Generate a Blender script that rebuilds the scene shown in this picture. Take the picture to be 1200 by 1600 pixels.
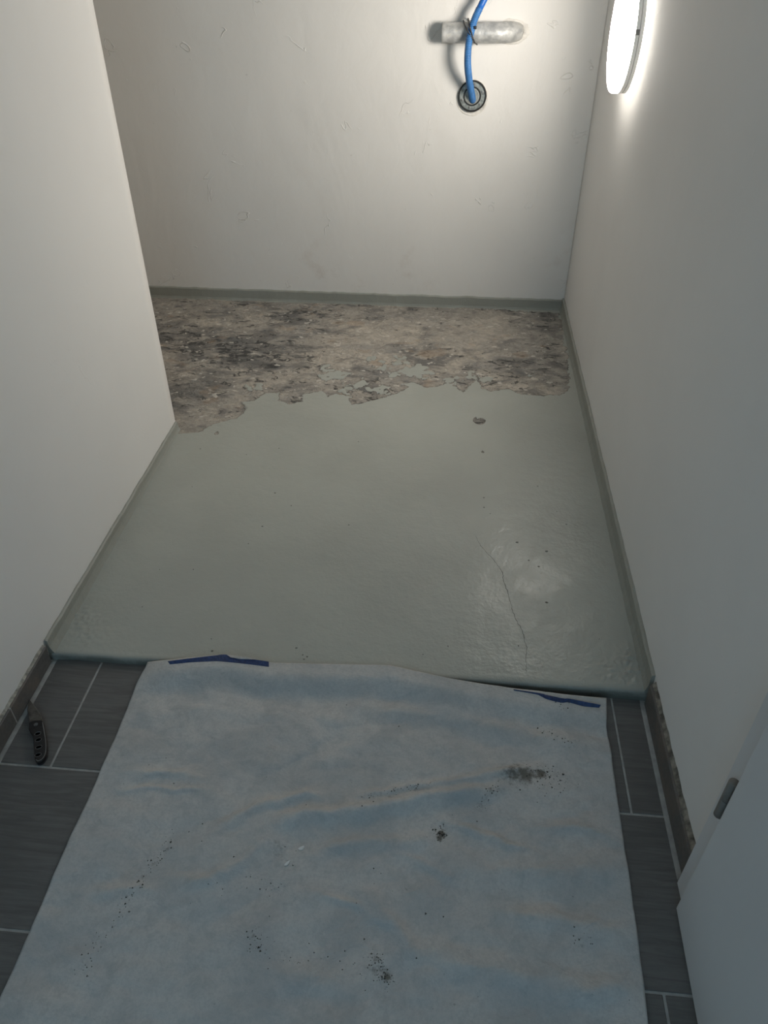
import bpy, bmesh, math, random
import numpy as np
from mathutils import Vector, Matrix

random.seed(7)
for o_ in list(bpy.data.objects):
    bpy.data.objects.remove(o_, do_unlink=True)
scene = bpy.context.scene
COL = scene.collection

# ------------------------------------------------------------------ camera
cam_data = bpy.data.cameras.new('camera')
cam_data.sensor_fit = 'VERTICAL'
cam_data.sensor_height = 36.0
cam_data.lens = 36.0 * 1200.0 / 1600.0
cam_data.clip_start = 0.02
cam = bpy.data.objects.new('camera', cam_data)
COL.objects.link(cam)
r_ = Vector((0.99597, 0.08962, -0.00174))
d_ = Vector((0.05377, -0.61288, -0.78834))
f_ = Vector((-0.07172, 0.78508, -0.61523))
cam.matrix_world = Matrix(((r_.x, -d_.x, -f_.x, 0.0), (r_.y, -d_.y, -f_.y, 0.0), (r_.z, -d_.z, -f_.z, 1.35), (0, 0, 0, 1)))
scene.camera = cam

# ------------------------------------------------------------------ daylight and exposure
world = bpy.data.worlds.new('World')
scene.world = world
world.use_nodes = True
bg = world.node_tree.nodes['Background']
bg.inputs['Color'].default_value = (0.44, 0.75, 1.0, 1.0)
bg.inputs['Strength'].default_value = 2.45
LAMP_POWER = 45.0
LAMP_COLOR = (1.0, 0.935, 0.85)
scene.view_settings.view_transform = 'Standard'
scene.view_settings.look = 'None'
scene.view_settings.gamma = 1.0
scene.view_settings.use_curve_mapping = False
scene.view_settings.exposure = 0.22

# measured positions in metres (x right, y along the corridor, z up)
BARE = [(-0.8814, 2.0198), (-0.8588, 2.0488), (-0.7855, 2.059), (-0.7587, 2.117), (-0.6951, 2.1551), (-0.6689, 2.229), (-0.6921, 2.2706), (-0.65, 2.2831),
    (-0.6295, 2.3345), (-0.5807, 2.3525), (-0.575, 2.2896), (-0.5326, 2.2669), (-0.4911, 2.2837), (-0.4929, 2.3327), (-0.4347, 2.3652), (-0.4085, 2.3265),
    (-0.3811, 2.356), (-0.3397, 2.3324), (-0.3204, 2.2853), (-0.2963, 2.2874), (-0.219, 2.3339), (-0.1664, 2.3747), (-0.1269, 2.4244), (-0.172, 2.4489),
    (-0.1224, 2.4628), (-0.0673, 2.4156), (-0.0341, 2.4372), (0.0015, 2.4639), (0.0248, 2.4423), (0.0615, 2.3945), (0.0748, 2.4279), (0.1044, 2.5114),
    (0.1225, 2.4744), (0.1245, 2.4369), (0.16, 2.4122), (0.2168, 2.4402), (0.2514, 2.411), (0.3283, 2.3995), (0.3909, 2.4094), (0.4287, 2.4355), (0.4434,
    2.5166), (0.4531, 2.7101), (0.4579, 2.8898), (0.4576, 3.1135), (-0.399, 3.1688), (-1.3363, 3.1741), (-1.8, 3.16), (-1.8, 2.05)]
ISLANDS = [(-0.1131, 2.542, 0.0515, 0.0455), (-0.1719, 2.64, 0.0217, 0.0319), (0.0929, 2.5251, 0.0139, 0.0247), (-0.2333, 2.567, 0.0237, 0.0359), (-0.2755,
    2.6311, 0.0193, 0.0212), (-0.4017, 2.4872, 0.0511, 0.0295), (-0.678, 2.3672, 0.0204, 0.0231), (-0.3126, 2.4272, 0.0319, 0.0284), (-0.2406, 2.3959,
    0.0406, 0.0232), (-0.351, 2.3678, 0.0179, 0.0183), (-0.193, 2.5102, 0.0186, 0.0197), (-0.4565, 2.5375, 0.0236, 0.0202), (0.3066, 2.5535, 0.0116,
    0.015), (0.1435, 2.5051, 0.0184, 0.0195), (0.0194, 2.4847, 0.023, 0.0242)]
CHIPS = [(0.118, 2.2096, 0.0211, 0.0205), (0.1096, 2.2211, 0.0085, 0.0165), (-0.5223, 2.3076, 0.0199, 0.0266), (-0.7338, 2.0636, 0.0083, 0.0076), (0.1284,
    2.026, 0.006, 0.0073)]
CRACK = [(0.1026, 1.6094), (0.1093, 1.5832), (0.1242, 1.5531), (0.1421, 1.5239), (0.1579, 1.4953), (0.1685, 1.467), (0.1708, 1.4386), (0.1776, 1.4066),
    (0.1841, 1.371), (0.1901, 1.3278), (0.1979, 1.2988), (0.2071, 1.2727), (0.2115, 1.2428), (0.2157, 1.2137), (0.2115, 1.1884), (0.2111, 1.1566),
    (0.2104, 1.1437)]
SPECKS = [(0.2114, 1.5922), (0.2869, 1.5622), (0.2724, 1.3699), (0.2379, 1.5223), (0.2626, 1.4996), (0.3498, 1.6808), (-0.7071, 1.2725), (-0.5036, 1.5267),
    (-0.4818, 1.6022), (-0.708, 1.4068), (-0.6212, 1.4145), (-0.5005, 1.1485), (-0.3096, 1.1731), (-0.0194, 1.1775), (0.1254, 1.7846), (0.1248, 1.7392),
    (0.1423, 1.7113), (-0.7274, 1.7664), (-0.5131, 1.9911), (-0.759, 1.966), (-0.5119, 1.1849), (-0.2686, 2.0497), (-0.42, 1.7004), (0.0364, 1.2076),
    (0.1973, 1.2218), (0.4311, 2.1107), (0.2831, 1.8549), (0.3285, 1.7364), (-0.2862, 1.1406), (-0.2802, 1.1487), (-0.2913, 1.1535), (0.384, 1.2581),
    (-0.2461, 1.6285), (-0.4776, 1.7566), (-0.6071, 1.9465)]
PTOP = [(-0.6378, 1.1092, 0.012), (-0.5928, 1.1066, 0.026), (-0.5368, 1.1174, 0.028), (-0.4667, 1.1313, 0.03), (-0.4141, 1.1255, 0.029), (-0.3615, 1.1179,
    0.028), (-0.2469, 1.1243, 0.028), (-0.09, 1.1327, 0.03), (-0.0323, 1.1213, 0.03), (0.0385, 1.1077, 0.03), (0.1081, 1.0988, 0.029), (0.177, 1.0925,
    0.027), (0.2728, 1.0886, 0.023), (0.3724, 1.0878, 0.018)]
PRIGHT = [(0.3782, 1.0897), (0.3708, 1.0246), (0.3733, 0.9854), (0.3723, 0.9328), (0.3711, 0.8314), (0.3696, 0.7592), (0.3696, 0.6948), (0.3679, 0.6242),
    (0.3655, 0.5544), (0.3608, 0.4813)]
RIDGES = [([(-0.3866, 0.7274), (-0.3144, 0.7832), (-0.2452, 0.8109), (-0.1763, 0.8253)], 6, 0.012), ([(-0.2877, 0.7567), (-0.1222, 0.7897), (0.0218, 0.8333),
    (0.1414, 0.8618)], 9, 0.016), ([(-0.1426, 0.816), (-0.0288, 0.8509), (0.0956, 0.8803), (0.2253, 0.9177)], 5, 0.01), ([(0.0354, 0.7906), (0.0894,
    0.7723), (0.1582, 0.7485), (0.2112, 0.7435)], 4, 0.008), ([(-0.0438, 0.7208), (0.0037, 0.7011), (0.0501, 0.6819)], 4, 0.007), ([(-0.1053, 0.6453),
    (-0.0569, 0.606), (-0.0105, 0.5636), (0.0179, 0.5222)], 4, 0.014), ([(0.1353, 0.6253), (0.2352, 0.6215), (0.3551, 0.6074)], 5, 0.016), ([(-0.3195,
    0.8292), (-0.2505, 0.8902), (-0.1569, 0.9723)], -4, 0.016), ([(-0.5991, 0.9822), (-0.4508, 1.002), (-0.2973, 0.9989), (-0.1449, 0.9846)], 3, 0.02),
    ([(-0.5956, 0.8375), (-0.5117, 0.8406), (-0.4452, 0.8351)], 4, 0.008), ([(-0.6007, 0.7987), (-0.5127, 0.8037), (-0.4126, 0.8098)], 3, 0.006),
    ([(-0.4208, 0.6285), (-0.3653, 0.6357), (-0.318, 0.6783), (-0.2809, 0.7243)], 4, 0.012), ([(-0.0096, 0.5488), (0.0949, 0.5386), (0.1969, 0.5287),
    (0.3172, 0.5255)], 5, 0.02), ([(0.215, 0.5027), (0.2966, 0.5209), (0.3635, 0.5343)], 5, 0.015), ([(-0.2157, 0.6934), (-0.1607, 0.7164), (-0.092,
    0.7336), (0.0249, 0.749)], 4, 0.012), ([(-0.1936, 0.6319), (-0.1018, 0.6149), (-0.0555, 0.5903)], 3, 0.007), ([(-0.1496, 1.0254), (0.0418, 1.0257),
    (0.2015, 0.9914), (0.3644, 0.9903)], 5, 0.022), ([(0.1907, 0.7915), (0.2853, 0.7935), (0.3597, 0.7813)], 4, 0.013), ([(0.0494, 0.711), (0.1631,
    0.6977), (0.2769, 0.7137), (0.3648, 0.7391)], 4, 0.02), ([(-0.2747, 0.4961), (-0.1815, 0.4997), (-0.0856, 0.4758)], 4, 0.018), ([(-0.5914, 0.5909),
    (-0.5178, 0.6086), (-0.4415, 0.621)], 3, 0.012)]
STAINS = [(0.0363, 0.7618, 0.0083, 1.0), (0.0319, 0.7514, 0.0059, 0.7), (0.1713, 0.8962, 0.0303, 0.75), (0.2296, 0.9043, 0.0114, 1.1), (0.2027, 0.8961, 0.0176,
    0.7), (0.1327, 0.8534, 0.0173, 0.5), (0.1077, 0.8213, 0.0146, 0.45), (-0.2605, 0.7118, 0.0163, 0.45), (-0.2551, 0.6904, 0.0115, 0.4), (-0.0411,
    0.5107, 0.0092, 0.9), (-0.0596, 0.5204, 0.0144, 0.5), (-0.0612, 0.5377, 0.0094, 0.5), (-0.4603, 0.6866, 0.0058, 0.7), (-0.4765, 0.6564, 0.0069, 0.6),
    (-0.4893, 0.632, 0.0056, 0.5), (-0.016, 0.8457, 0.0149, 0.5), (-0.0769, 0.8279, 0.0197, 0.35), (-0.2703, 0.55, 0.0064, 0.6), (0.2745, 0.5895, 0.0084,
    0.4), (0.32, 0.9747, 0.0078, 0.5), (-0.1517, 1.0429, 0.0413, 0.12), (0.0487, 0.7418, 0.0234, 0.25)]
TRACKS = [([(-0.4616, 0.7213), (-0.4642, 0.6839), (-0.4818, 0.6443), (-0.4976, 0.5997), (-0.5096, 0.5555)], 70, 0.0056), ([(-0.275, 0.566), (-0.2662, 0.5412),
    (-0.2388, 0.5238), (-0.1538, 0.5217), (-0.048, 0.5072)], 60, 0.0089), ([(-0.1253, 0.8168), (-0.0284, 0.8446), (0.0207, 0.8629)], 50, 0.0028),
    ([(0.2098, 0.9097), (0.2341, 0.8975), (0.2701, 0.8823)], 90, 0.0156), ([(0.2424, 1.0117), (0.2539, 0.989), (0.3106, 0.9708)], 30, 0.0067), ([(0.0302,
    0.7676), (0.0388, 0.7583)], 60, 0.0067), ([(-0.0766, 0.5334), (-0.0503, 0.5328)], 30, 0.0067), ([(-0.0591, 0.5157), (-0.0354, 0.5037)], 40, 0.0067),
    ([(0.27, 0.5962), (0.2758, 0.5826)], 14, 0.0078), ([(-0.5234, 0.5335), (-0.5278, 0.5029), (-0.5353, 0.4684)], 25, 0.0067), ([(-0.2889, 0.6522),
    (-0.2392, 0.6339)], 20, 0.0089), ([(0.1454, 0.8684), (0.1016, 0.8168)], 40, 0.0067), ([(-0.4647, 0.8571), (0.2613, 0.5636)], 70, 0.1778), ([(0.2335,
    1.077), (0.3134, 1.0588)], 20, 0.0089)]
FLAKES = [(-0.2175, 0.7102), (-0.2377, 0.6796)]
KHANDLE = [(-0.8329, 0.9282), (-0.8266, 0.9328), (-0.8163, 0.9345), (-0.8068, 0.9337), (-0.7961, 0.9162), (-0.7838, 0.8982), (-0.7738, 0.8805), (-0.7652,
    0.8599), (-0.7638, 0.8481), (-0.7664, 0.8404), (-0.7718, 0.8363), (-0.7785, 0.8393), (-0.7866, 0.852), (-0.7944, 0.8664), (-0.8023, 0.881), (-0.8098,
    0.8944), (-0.8197, 0.9045), (-0.8268, 0.9118)]
KBLADE = [(-0.8635, 0.9887), (-0.8534, 0.981), (-0.8391, 0.9687), (-0.8271, 0.958), (-0.8158, 0.9457), (-0.808, 0.9317), (-0.8315, 0.928), (-0.84, 0.9387),
    (-0.8486, 0.9511), (-0.8554, 0.9639)]
KHOLES = [(-0.8027, 0.9021), (-0.7948, 0.8879), (-0.7864, 0.8709), (-0.7796, 0.8534)]
KPIVOT = (-0.8167, 0.9235)
KCLIP = [(-0.8055, 0.9303), (-0.7944, 0.912), (-0.7815, 0.8911), (-0.7725, 0.8734), (-0.7669, 0.8587), (-0.7668, 0.8468), (-0.7724, 0.84), (-0.7793, 0.8419)]
HOSE = [(0.0562, 3.095, 1.1191), (0.0412, 3.085, 1.0911), (0.0282, 3.082, 1.0622), (0.0213, 3.074, 1.0372), (0.0149, 3.066, 1.0045), (0.013, 3.064, 0.967),
    (0.0155, 3.074, 0.9272), (0.0227, 3.098, 0.8844), (0.0322, 3.125, 0.844), (0.0417, 3.15, 0.8068)]
SEALC = (0.0381, 3.142, 0.8248)
PIPE = [(-0.0813, 3.12, 1.0223), (0.1954, 3.126, 1.0238)]
TAPE_A = ([(-0.586, 1.0983, 0.033), (-0.5345, 1.1122, 0.033), (-0.4865, 1.124, 0.033), (-0.4628, 1.129, 0.033), (-0.4204, 1.1233, 0.033), (-0.3609, 1.1173,
    0.033)], [(-0.5803, 1.0942, 0.033), (-0.5319, 1.1031, 0.033), (-0.4825, 1.1093, 0.033), (-0.4578, 1.1096, 0.033), (-0.4169, 1.1086, 0.033), (-0.3584,
    1.1055, 0.033)])
TAPE_B = ([(0.1794, 1.0889, 0.0285), (0.231, 1.0848, 0.0285), (0.2551, 1.081, 0.0285), (0.2844, 1.0759, 0.0285), (0.2979, 1.0762, 0.0285), (0.3309, 1.0707,
    0.0285), (0.3623, 1.0659, 0.0285)], [(0.1807, 1.0864, 0.0285), (0.228, 1.0811, 0.0285), (0.2518, 1.0721, 0.0285), (0.2797, 1.0679, 0.0285), (0.2973,
    1.0703, 0.0285), (0.3274, 1.0637, 0.0285), (0.3593, 1.0632, 0.0285)])
CRUMPLE = [(-0.4594, 1.1285, 0.036), (-0.4234, 1.1251, 0.036), (-0.3905, 1.1214, 0.036), (-0.3929, 1.1193, 0.036), (-0.4261, 1.1182, 0.036), (-0.4487, 1.1209,
    0.036)]

# ------------------------------------------------------------------ helpers
def link(o, parent=None):
    COL.objects.link(o)
    if parent is not None:
        o.parent = parent
    return o

def mesh_obj(name, verts, faces, mat, parent=None, smooth=False, origin=None):
    """verts in world metres; origin = where the object's own origin sits (world)."""
    base = Vector(origin) if origin is not None else Vector((0, 0, 0))
    me = bpy.data.meshes.new(name)
    me.from_pydata([tuple(Vector(v) - base) for v in verts], [], faces)
    me.validate()
    if smooth:
        me.polygons.foreach_set('use_smooth', [True] * len(me.polygons))
    if mat:
        me.materials.append(mat)
    o = bpy.data.objects.new(name, me)
    link(o, parent)
    ploc = parent_world(parent)
    o.location = base - ploc
    return o

def parent_world(p):
    v = Vector((0, 0, 0))
    while p is not None:
        v = v + p.location
        p = p.parent
    return v

def bm_obj(name, bm, mat, parent=None, smooth=False, origin=None):
    bmesh.ops.recalc_face_normals(bm, faces=bm.faces)
    bm.verts.index_update()
    vs = [v.co.copy() for v in bm.verts]
    fs = [[v.index for v in f.verts] for f in bm.faces]
    bm.free()
    return mesh_obj(name, vs, fs, mat, parent, smooth, origin)

def box(bm, x0, x1, y0, y1, z0, z1, bevel=0.0, segs=1):
    r = bmesh.ops.create_cube(bm, size=1.0)
    for v in r['verts']:
        v.co = Vector(((x0 + x1) / 2 + v.co.x * (x1 - x0), (y0 + y1) / 2 + v.co.y * (y1 - y0), (z0 + z1) / 2 + v.co.z * (z1 - z0)))
    if bevel:
        es = list({e for v in r['verts'] for e in v.link_edges})
        bmesh.ops.bevel(bm, geom=es, offset=bevel, segments=segs, affect='EDGES', profile=0.5)

def box_obj(name, b, mat, parent=None, bevel=0.0, segs=1, origin=None):
    bm = bmesh.new()
    box(bm, *b, bevel=bevel, segs=segs)
    return bm_obj(name, bm, mat, parent, origin=origin)

def lathe(profile, frame, n=64, closed=False):
    """profile: list of (axial, radius); frame: (centre, axis, u, v)."""
    c, a, u, v = [Vector(q) for q in frame]
    vs, fs = [], []
    m = len(profile)
    for (h, r) in profile:
        for k in range(n):
            t = 2 * math.pi * k / n
            vs.append(c + a * h + u * (r * math.cos(t)) + v * (r * math.sin(t)))
    for i in range(m if closed else m - 1):
        j = (i + 1) % m
        for k in range(n):
            k2 = (k + 1) % n
            fs.append((i * n + k, i * n + k2, j * n + k2, j * n + k))
    return vs, fs

def sweep(path, radius, n=14, caps=True):
    """tube along a polyline; radius is a list or a number."""
    P = [Vector(p) for p in path]
    vs, fs = [], []
    nrm = None
    for i, p in enumerate(P):
        t = (P[min(i + 1, len(P) - 1)] - P[max(i - 1, 0)]).normalized()
        if nrm is None:
            h = Vector((1, 0, 0)) if abs(t.x) < 0.8 else Vector((0, 1, 0))
            nrm = t.cross(h).normalized()
        else:
            nrm = (nrm - t * nrm.dot(t)).normalized()
        b = t.cross(nrm)
        r = radius[i] if hasattr(radius, '__len__') else radius
        for k in range(n):
            a = 2 * math.pi * k / n
            vs.append(p + nrm * (r * math.cos(a)) + b * (r * math.sin(a)))
    for i in range(len(P) - 1):
        for k in range(n):
            k2 = (k + 1) % n
            fs.append((i * n + k, i * n + k2, (i + 1) * n + k2, (i + 1) * n + k))
    if caps:
        fs.append(tuple(range(n))[::-1])
        fs.append(tuple((len(P) - 1) * n + k for k in range(n)))
    return vs, fs

def catmull(pts, per=10):
    P = [Vector(p) for p in pts]
    P = [P[0] * 2 - P[1]] + P + [P[-1] * 2 - P[-2]]
    out = []
    for i in range(1, len(P) - 2):
        for k in range(per):
            t = k / per
            a, b, c, d = P[i - 1], P[i], P[i + 1], P[i + 2]
            out.append(0.5 * ((2 * b) + (c - a) * t + (2 * a - 5 * b + 4 * c - d) * t * t + (3 * b - a - 3 * c + d) * t ** 3))
    out.append(P[-2])
    return out

def extruded(name, loops, z0, z1, bevel, mat, parent=None, origin=(0, 0, 0)):
    """flat outline with holes, extruded between z0 and z1, soft edge."""
    cu = bpy.data.curves.new(name, 'CURVE')
    cu.dimensions = '2D'
    cu.fill_mode = 'BOTH'
    cu.extrude = (z1 - z0) / 2 - bevel
    cu.bevel_depth = bevel
    cu.bevel_resolution = 2
    cu.offset = -bevel
    for lp in loops:
        sp = cu.splines.new('POLY')
        sp.points.add(len(lp) - 1)
        for q, pt in zip(sp.points, lp):
            q.co = (pt[0] - origin[0], pt[1] - origin[1], 0, 1)
        sp.use_cyclic_u = True
    tmp = bpy.data.objects.new(name, cu)
    COL.objects.link(tmp)
    dg = bpy.context.evaluated_depsgraph_get()
    me = bpy.data.meshes.new_from_object(tmp.evaluated_get(dg))
    bpy.data.objects.remove(tmp, do_unlink=True)
    me.name = name
    me.materials.clear()
    me.materials.append(mat)
    o = bpy.data.objects.new(name, me)
    link(o, parent)
    o.location = Vector((origin[0], origin[1], (z0 + z1) / 2)) - parent_world(parent)
    return o

def empty(name, loc):
    o = bpy.data.objects.new(name, None)
    o.empty_display_size = 0.05
    link(o)
    o.location = loc
    return o

def tag(o, label=None, cat=None, group=None, kind=None):
    if label: o['label'] = label
    if cat: o['category'] = cat
    if group: o['group'] = group
    if kind: o['kind'] = kind
    return o

# vectorised gradient noise for real relief on the dense meshes
_rs = np.random.RandomState(11)
_perm = _rs.permutation(512)
_ang = _rs.rand(512) * 2 * np.pi
def pnoise(x, y):
    xi = np.floor(x).astype(int); yi = np.floor(y).astype(int)
    xf = x - xi; yf = y - yi
    def g(ix, iy, dx, dy):
        h = _perm[(_perm[ix % 512] + iy) % 512]
        return np.cos(_ang[h]) * dx + np.sin(_ang[h]) * dy
    u = xf ** 3 * (xf * (xf * 6 - 15) + 10); v = yf ** 3 * (yf * (yf * 6 - 15) + 10)
    a = g(xi, yi, xf, yf); b = g(xi + 1, yi, xf - 1, yf)
    c = g(xi, yi + 1, xf, yf - 1); d = g(xi + 1, yi + 1, xf - 1, yf - 1)
    return (a + u * (b - a)) * (1 - v) + (c + u * (d - c)) * v
def fbm(x, y, octv=4, gain=0.5):
    s = 0; a = 1.0
    for i in range(octv):
        s = s + a * pnoise(x + 17.3 * i, y - 9.1 * i); x = x * 2.03; y = y * 2.03; a *= gain
    return s
def seg_dist(X, Y, pts, closed=False):
    D = np.full(X.shape, 1e9); n = len(pts)
    for i in range(n if closed else n - 1):
        ax, ay = pts[i][:2]; bx, by = pts[(i + 1) % n][:2]
        dx, dy = bx - ax, by - ay
        t = np.clip(((X - ax) * dx + (Y - ay) * dy) / (dx * dx + dy * dy + 1e-12), 0, 1)
        D = np.minimum(D, np.hypot(X - ax - t * dx, Y - ay - t * dy))
    return D
def inside(X, Y, pts):
    r = np.zeros(X.shape, bool); n = len(pts)
    for i in range(n):
        ax, ay = pts[i]; bx, by = pts[(i + 1) % n]
        c = ((ay > Y) != (by > Y)) & (X < (bx - ax) * (Y - ay) / (by - ay + 1e-12) + ax)
        r ^= c
    return r
def smooth01(t):
    t = np.clip(t, 0, 1); return t * t * (3 - 2 * t)

def grid_mesh(name, X, Y, Z, mat, attrs=None):
    """dense surface from 2-D arrays (rows along y, columns along x)."""
    ny, nx = X.shape
    co = np.stack([X, Y, Z], -1).reshape(-1, 3).astype(np.float32)
    idx = np.arange(nx * ny).reshape(ny, nx)
    q = np.stack([idx[:-1, :-1], idx[:-1, 1:], idx[1:, 1:], idx[1:, :-1]], -1).reshape(-1, 4)
    me = bpy.data.meshes.new(name)
    me.vertices.add(len(co)); me.vertices.foreach_set('co', co.ravel())
    me.loops.add(q.size); me.loops.foreach_set('vertex_index', q.ravel().astype(np.int32))
    me.polygons.add(len(q)); me.polygons.foreach_set('loop_start', np.arange(0, q.size, 4, dtype=np.int32))
    me.polygons.foreach_set('loop_total', np.full(len(q), 4, np.int32))
    me.polygons.foreach_set('use_smooth', np.ones(len(q), bool))
    me.update(calc_edges=True)
    for k, a in (attrs or {}).items():
        at = me.attributes.new(k, 'FLOAT', 'POINT')
        at.data.foreach_set('value', a.astype(np.float32).ravel())
    me.materials.append(mat)
    return link(bpy.data.objects.new(name, me))

# ------------------------------------------------------------------ materials
class Nodes:
    def __init__(self, name):
        self.m = bpy.data.materials.new(name)
        self.m.use_nodes = True
        self.t = self.m.node_tree
        self.b = self.t.nodes['Principled BSDF']
    def n(self, kind, **props):
        nd = self.t.nodes.new(kind)
        for k, v in props.items():
            setattr(nd, k, v)
        return nd
    def set(self, node, **vals):
        for k, v in vals.items():
            self.wire(v, node.inputs[k.replace('_', ' ')])
        return node
    def wire(self, v, sock):
        if isinstance(v, bpy.types.NodeSocket):
            self.t.links.new(v, sock)
        elif isinstance(v, tuple) and len(v) == 3 and sock.type == 'RGBA':
            sock.default_value = (*v, 1)
        else:
            sock.default_value = v
    def pos(self):
        return self.n('ShaderNodeNewGeometry').outputs['Position']
    def mapped(self, scale=(1, 1, 1), src=None):
        mp = self.n('ShaderNodeMapping')
        mp.inputs['Scale'].default_value = scale
        self.t.links.new(src or self.pos(), mp.inputs['Vector'])
        return mp.outputs['Vector']
    def noise(self, scale, detail=4.0, rough=0.55, vec=None, dist=0.0, which='Fac'):
        nd = self.n('ShaderNodeTexNoise')
        nd.inputs['Scale'].default_value = scale
        nd.inputs['Detail'].default_value = detail
        nd.inputs['Roughness'].default_value = rough
        nd.inputs['Distortion'].default_value = dist
        self.t.links.new(vec or self.pos(), nd.inputs['Vector'])
        return nd.outputs[which]
    def ramp(self, fac, lo, hi, a=0.0, b=1.0, smooth=True):
        nd = self.n('ShaderNodeMapRange')
        nd.interpolation_type = 'SMOOTHSTEP' if smooth else 'LINEAR'
        self.wire(fac, nd.inputs[0])
        for i, v in enumerate((lo, hi, a, b)):
            self.wire(v, nd.inputs[i + 1])
        return nd.outputs[0]
    def math(self, op, a, b=0.0):
        nd = self.n('ShaderNodeMath', operation=op)
        self.wire(a, nd.inputs[0]); self.wire(b, nd.inputs[1])
        return nd.outputs[0]
    def mix(self, fac, a, b):
        nd = self.n('ShaderNodeMix', data_type='RGBA')
        self.wire(fac, nd.inputs['Factor'])
        self.wire(a, nd.inputs[6]); self.wire(b, nd.inputs[7])
        return nd.outputs[2]
    def attr(self, name):
        nd = self.n('ShaderNodeAttribute'); nd.attribute_name = name
        return nd.outputs['Fac']
    def bump(self, height, strength, dist, prev=None):
        nd = self.n('ShaderNodeBump')
        nd.inputs['Strength'].default_value = strength
        nd.inputs['Distance'].default_value = dist
        self.t.links.new(height, nd.inputs['Height'])
        if prev is not None:
            self.t.links.new(prev, nd.inputs['Normal'])
        return nd.outputs['Normal']
    def out(self, color=None, rough=None, normal=None, metal=None, spec=None, alpha=None):
        for v, k in ((color, 'Base Color'), (rough, 'Roughness'), (normal, 'Normal'), (metal, 'Metallic'), (spec, 'Specular IOR Level')):
            if v is not None:
                self.wire(v, self.b.inputs[k])
        return self.m

def plain(name, color, rough=0.5, metal=0.0, var=0.12, scale=30.0, bump=0.0, bscale=200.0, bdist=0.001, spec=0.5):
    N = Nodes(name)
    f = N.noise(scale, 5)
    dark = tuple(c * (1 - var) for c in color); lite = tuple(min(1, c * (1 + var)) for c in color)
    col = N.mix(N.ramp(f, 0.3, 0.7), dark, lite)
    nm = N.bump(N.noise(bscale, 4), bump, bdist) if bump else None
    return N.out(col, rough, nm, metal, spec)

def wall_material(name, color, trowel=0.5, stains=False):
    N = Nodes(name)
    col = N.mix(N.ramp(N.noise(2.2, 4), 0.35, 0.7), color, tuple(c * 0.965 for c in color))
    if stains:
        low = N.n('ShaderNodeSeparateXYZ'); N.t.links.new(N.pos(), low.inputs[0])
        s = N.math('MULTIPLY', N.ramp(N.noise(5.5, 6, 0.7), 0.56, 0.72), N.ramp(low.outputs['Z'], 0.5, 0.05))
        col = N.mix(N.math('MULTIPLY', s, 0.35), col, (0.55, 0.47, 0.40))
        sp = N.ramp(N.noise(26, 3, 0.6, N.mapped((1, 1, 1.6))), 0.72, 0.78)
        col = N.mix(N.math('MULTIPLY', sp, 0.25), col, (0.40, 0.36, 0.32))
    nm = N.bump(N.noise(3.0, 3, 0.5, N.mapped((1, 1, 0.55)), 0.6), 0.22 * trowel, 0.02)
    nm = N.bump(N.noise(13, 4, 0.5, N.mapped((1.1, 1.1, 0.8)), 0.6), 0.16 * trowel, 0.006, nm)
    ridge = N.ramp(N.math('ABSOLUTE', N.math('SUBTRACT', N.noise(4.4, 3, 0.55, None, 1.8), 0.62)), 0.012, 0.0)
    nm = N.bump(N.math('MULTIPLY', ridge, N.ramp(N.noise(7.3, 2), 0.52, 0.62)), 0.40 * trowel, 0.003, nm)
    nm = N.bump(N.noise(260, 3), 0.12, 0.001, nm)
    return N.out(col, 0.75, nm, None, 0.3)

M = {}
M['wall'] = wall_material('wall_paint', (0.80, 0.79, 0.765), 0.4)
M['wall_back'] = wall_material('wall_paint_trowelled', (0.80, 0.78, 0.74), 1.5, True)
M['ceiling'] = wall_material('ceiling_paint', (0.80, 0.80, 0.79), 0.3)
PAINT = (0.405, 0.415, 0.372)

def floor_paint_nodes(N):
    col = N.mix(N.ramp(N.noise(2.6, 5), 0.35, 0.68), PAINT, tuple(c * 0.90 for c in PAINT))
    return col

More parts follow.
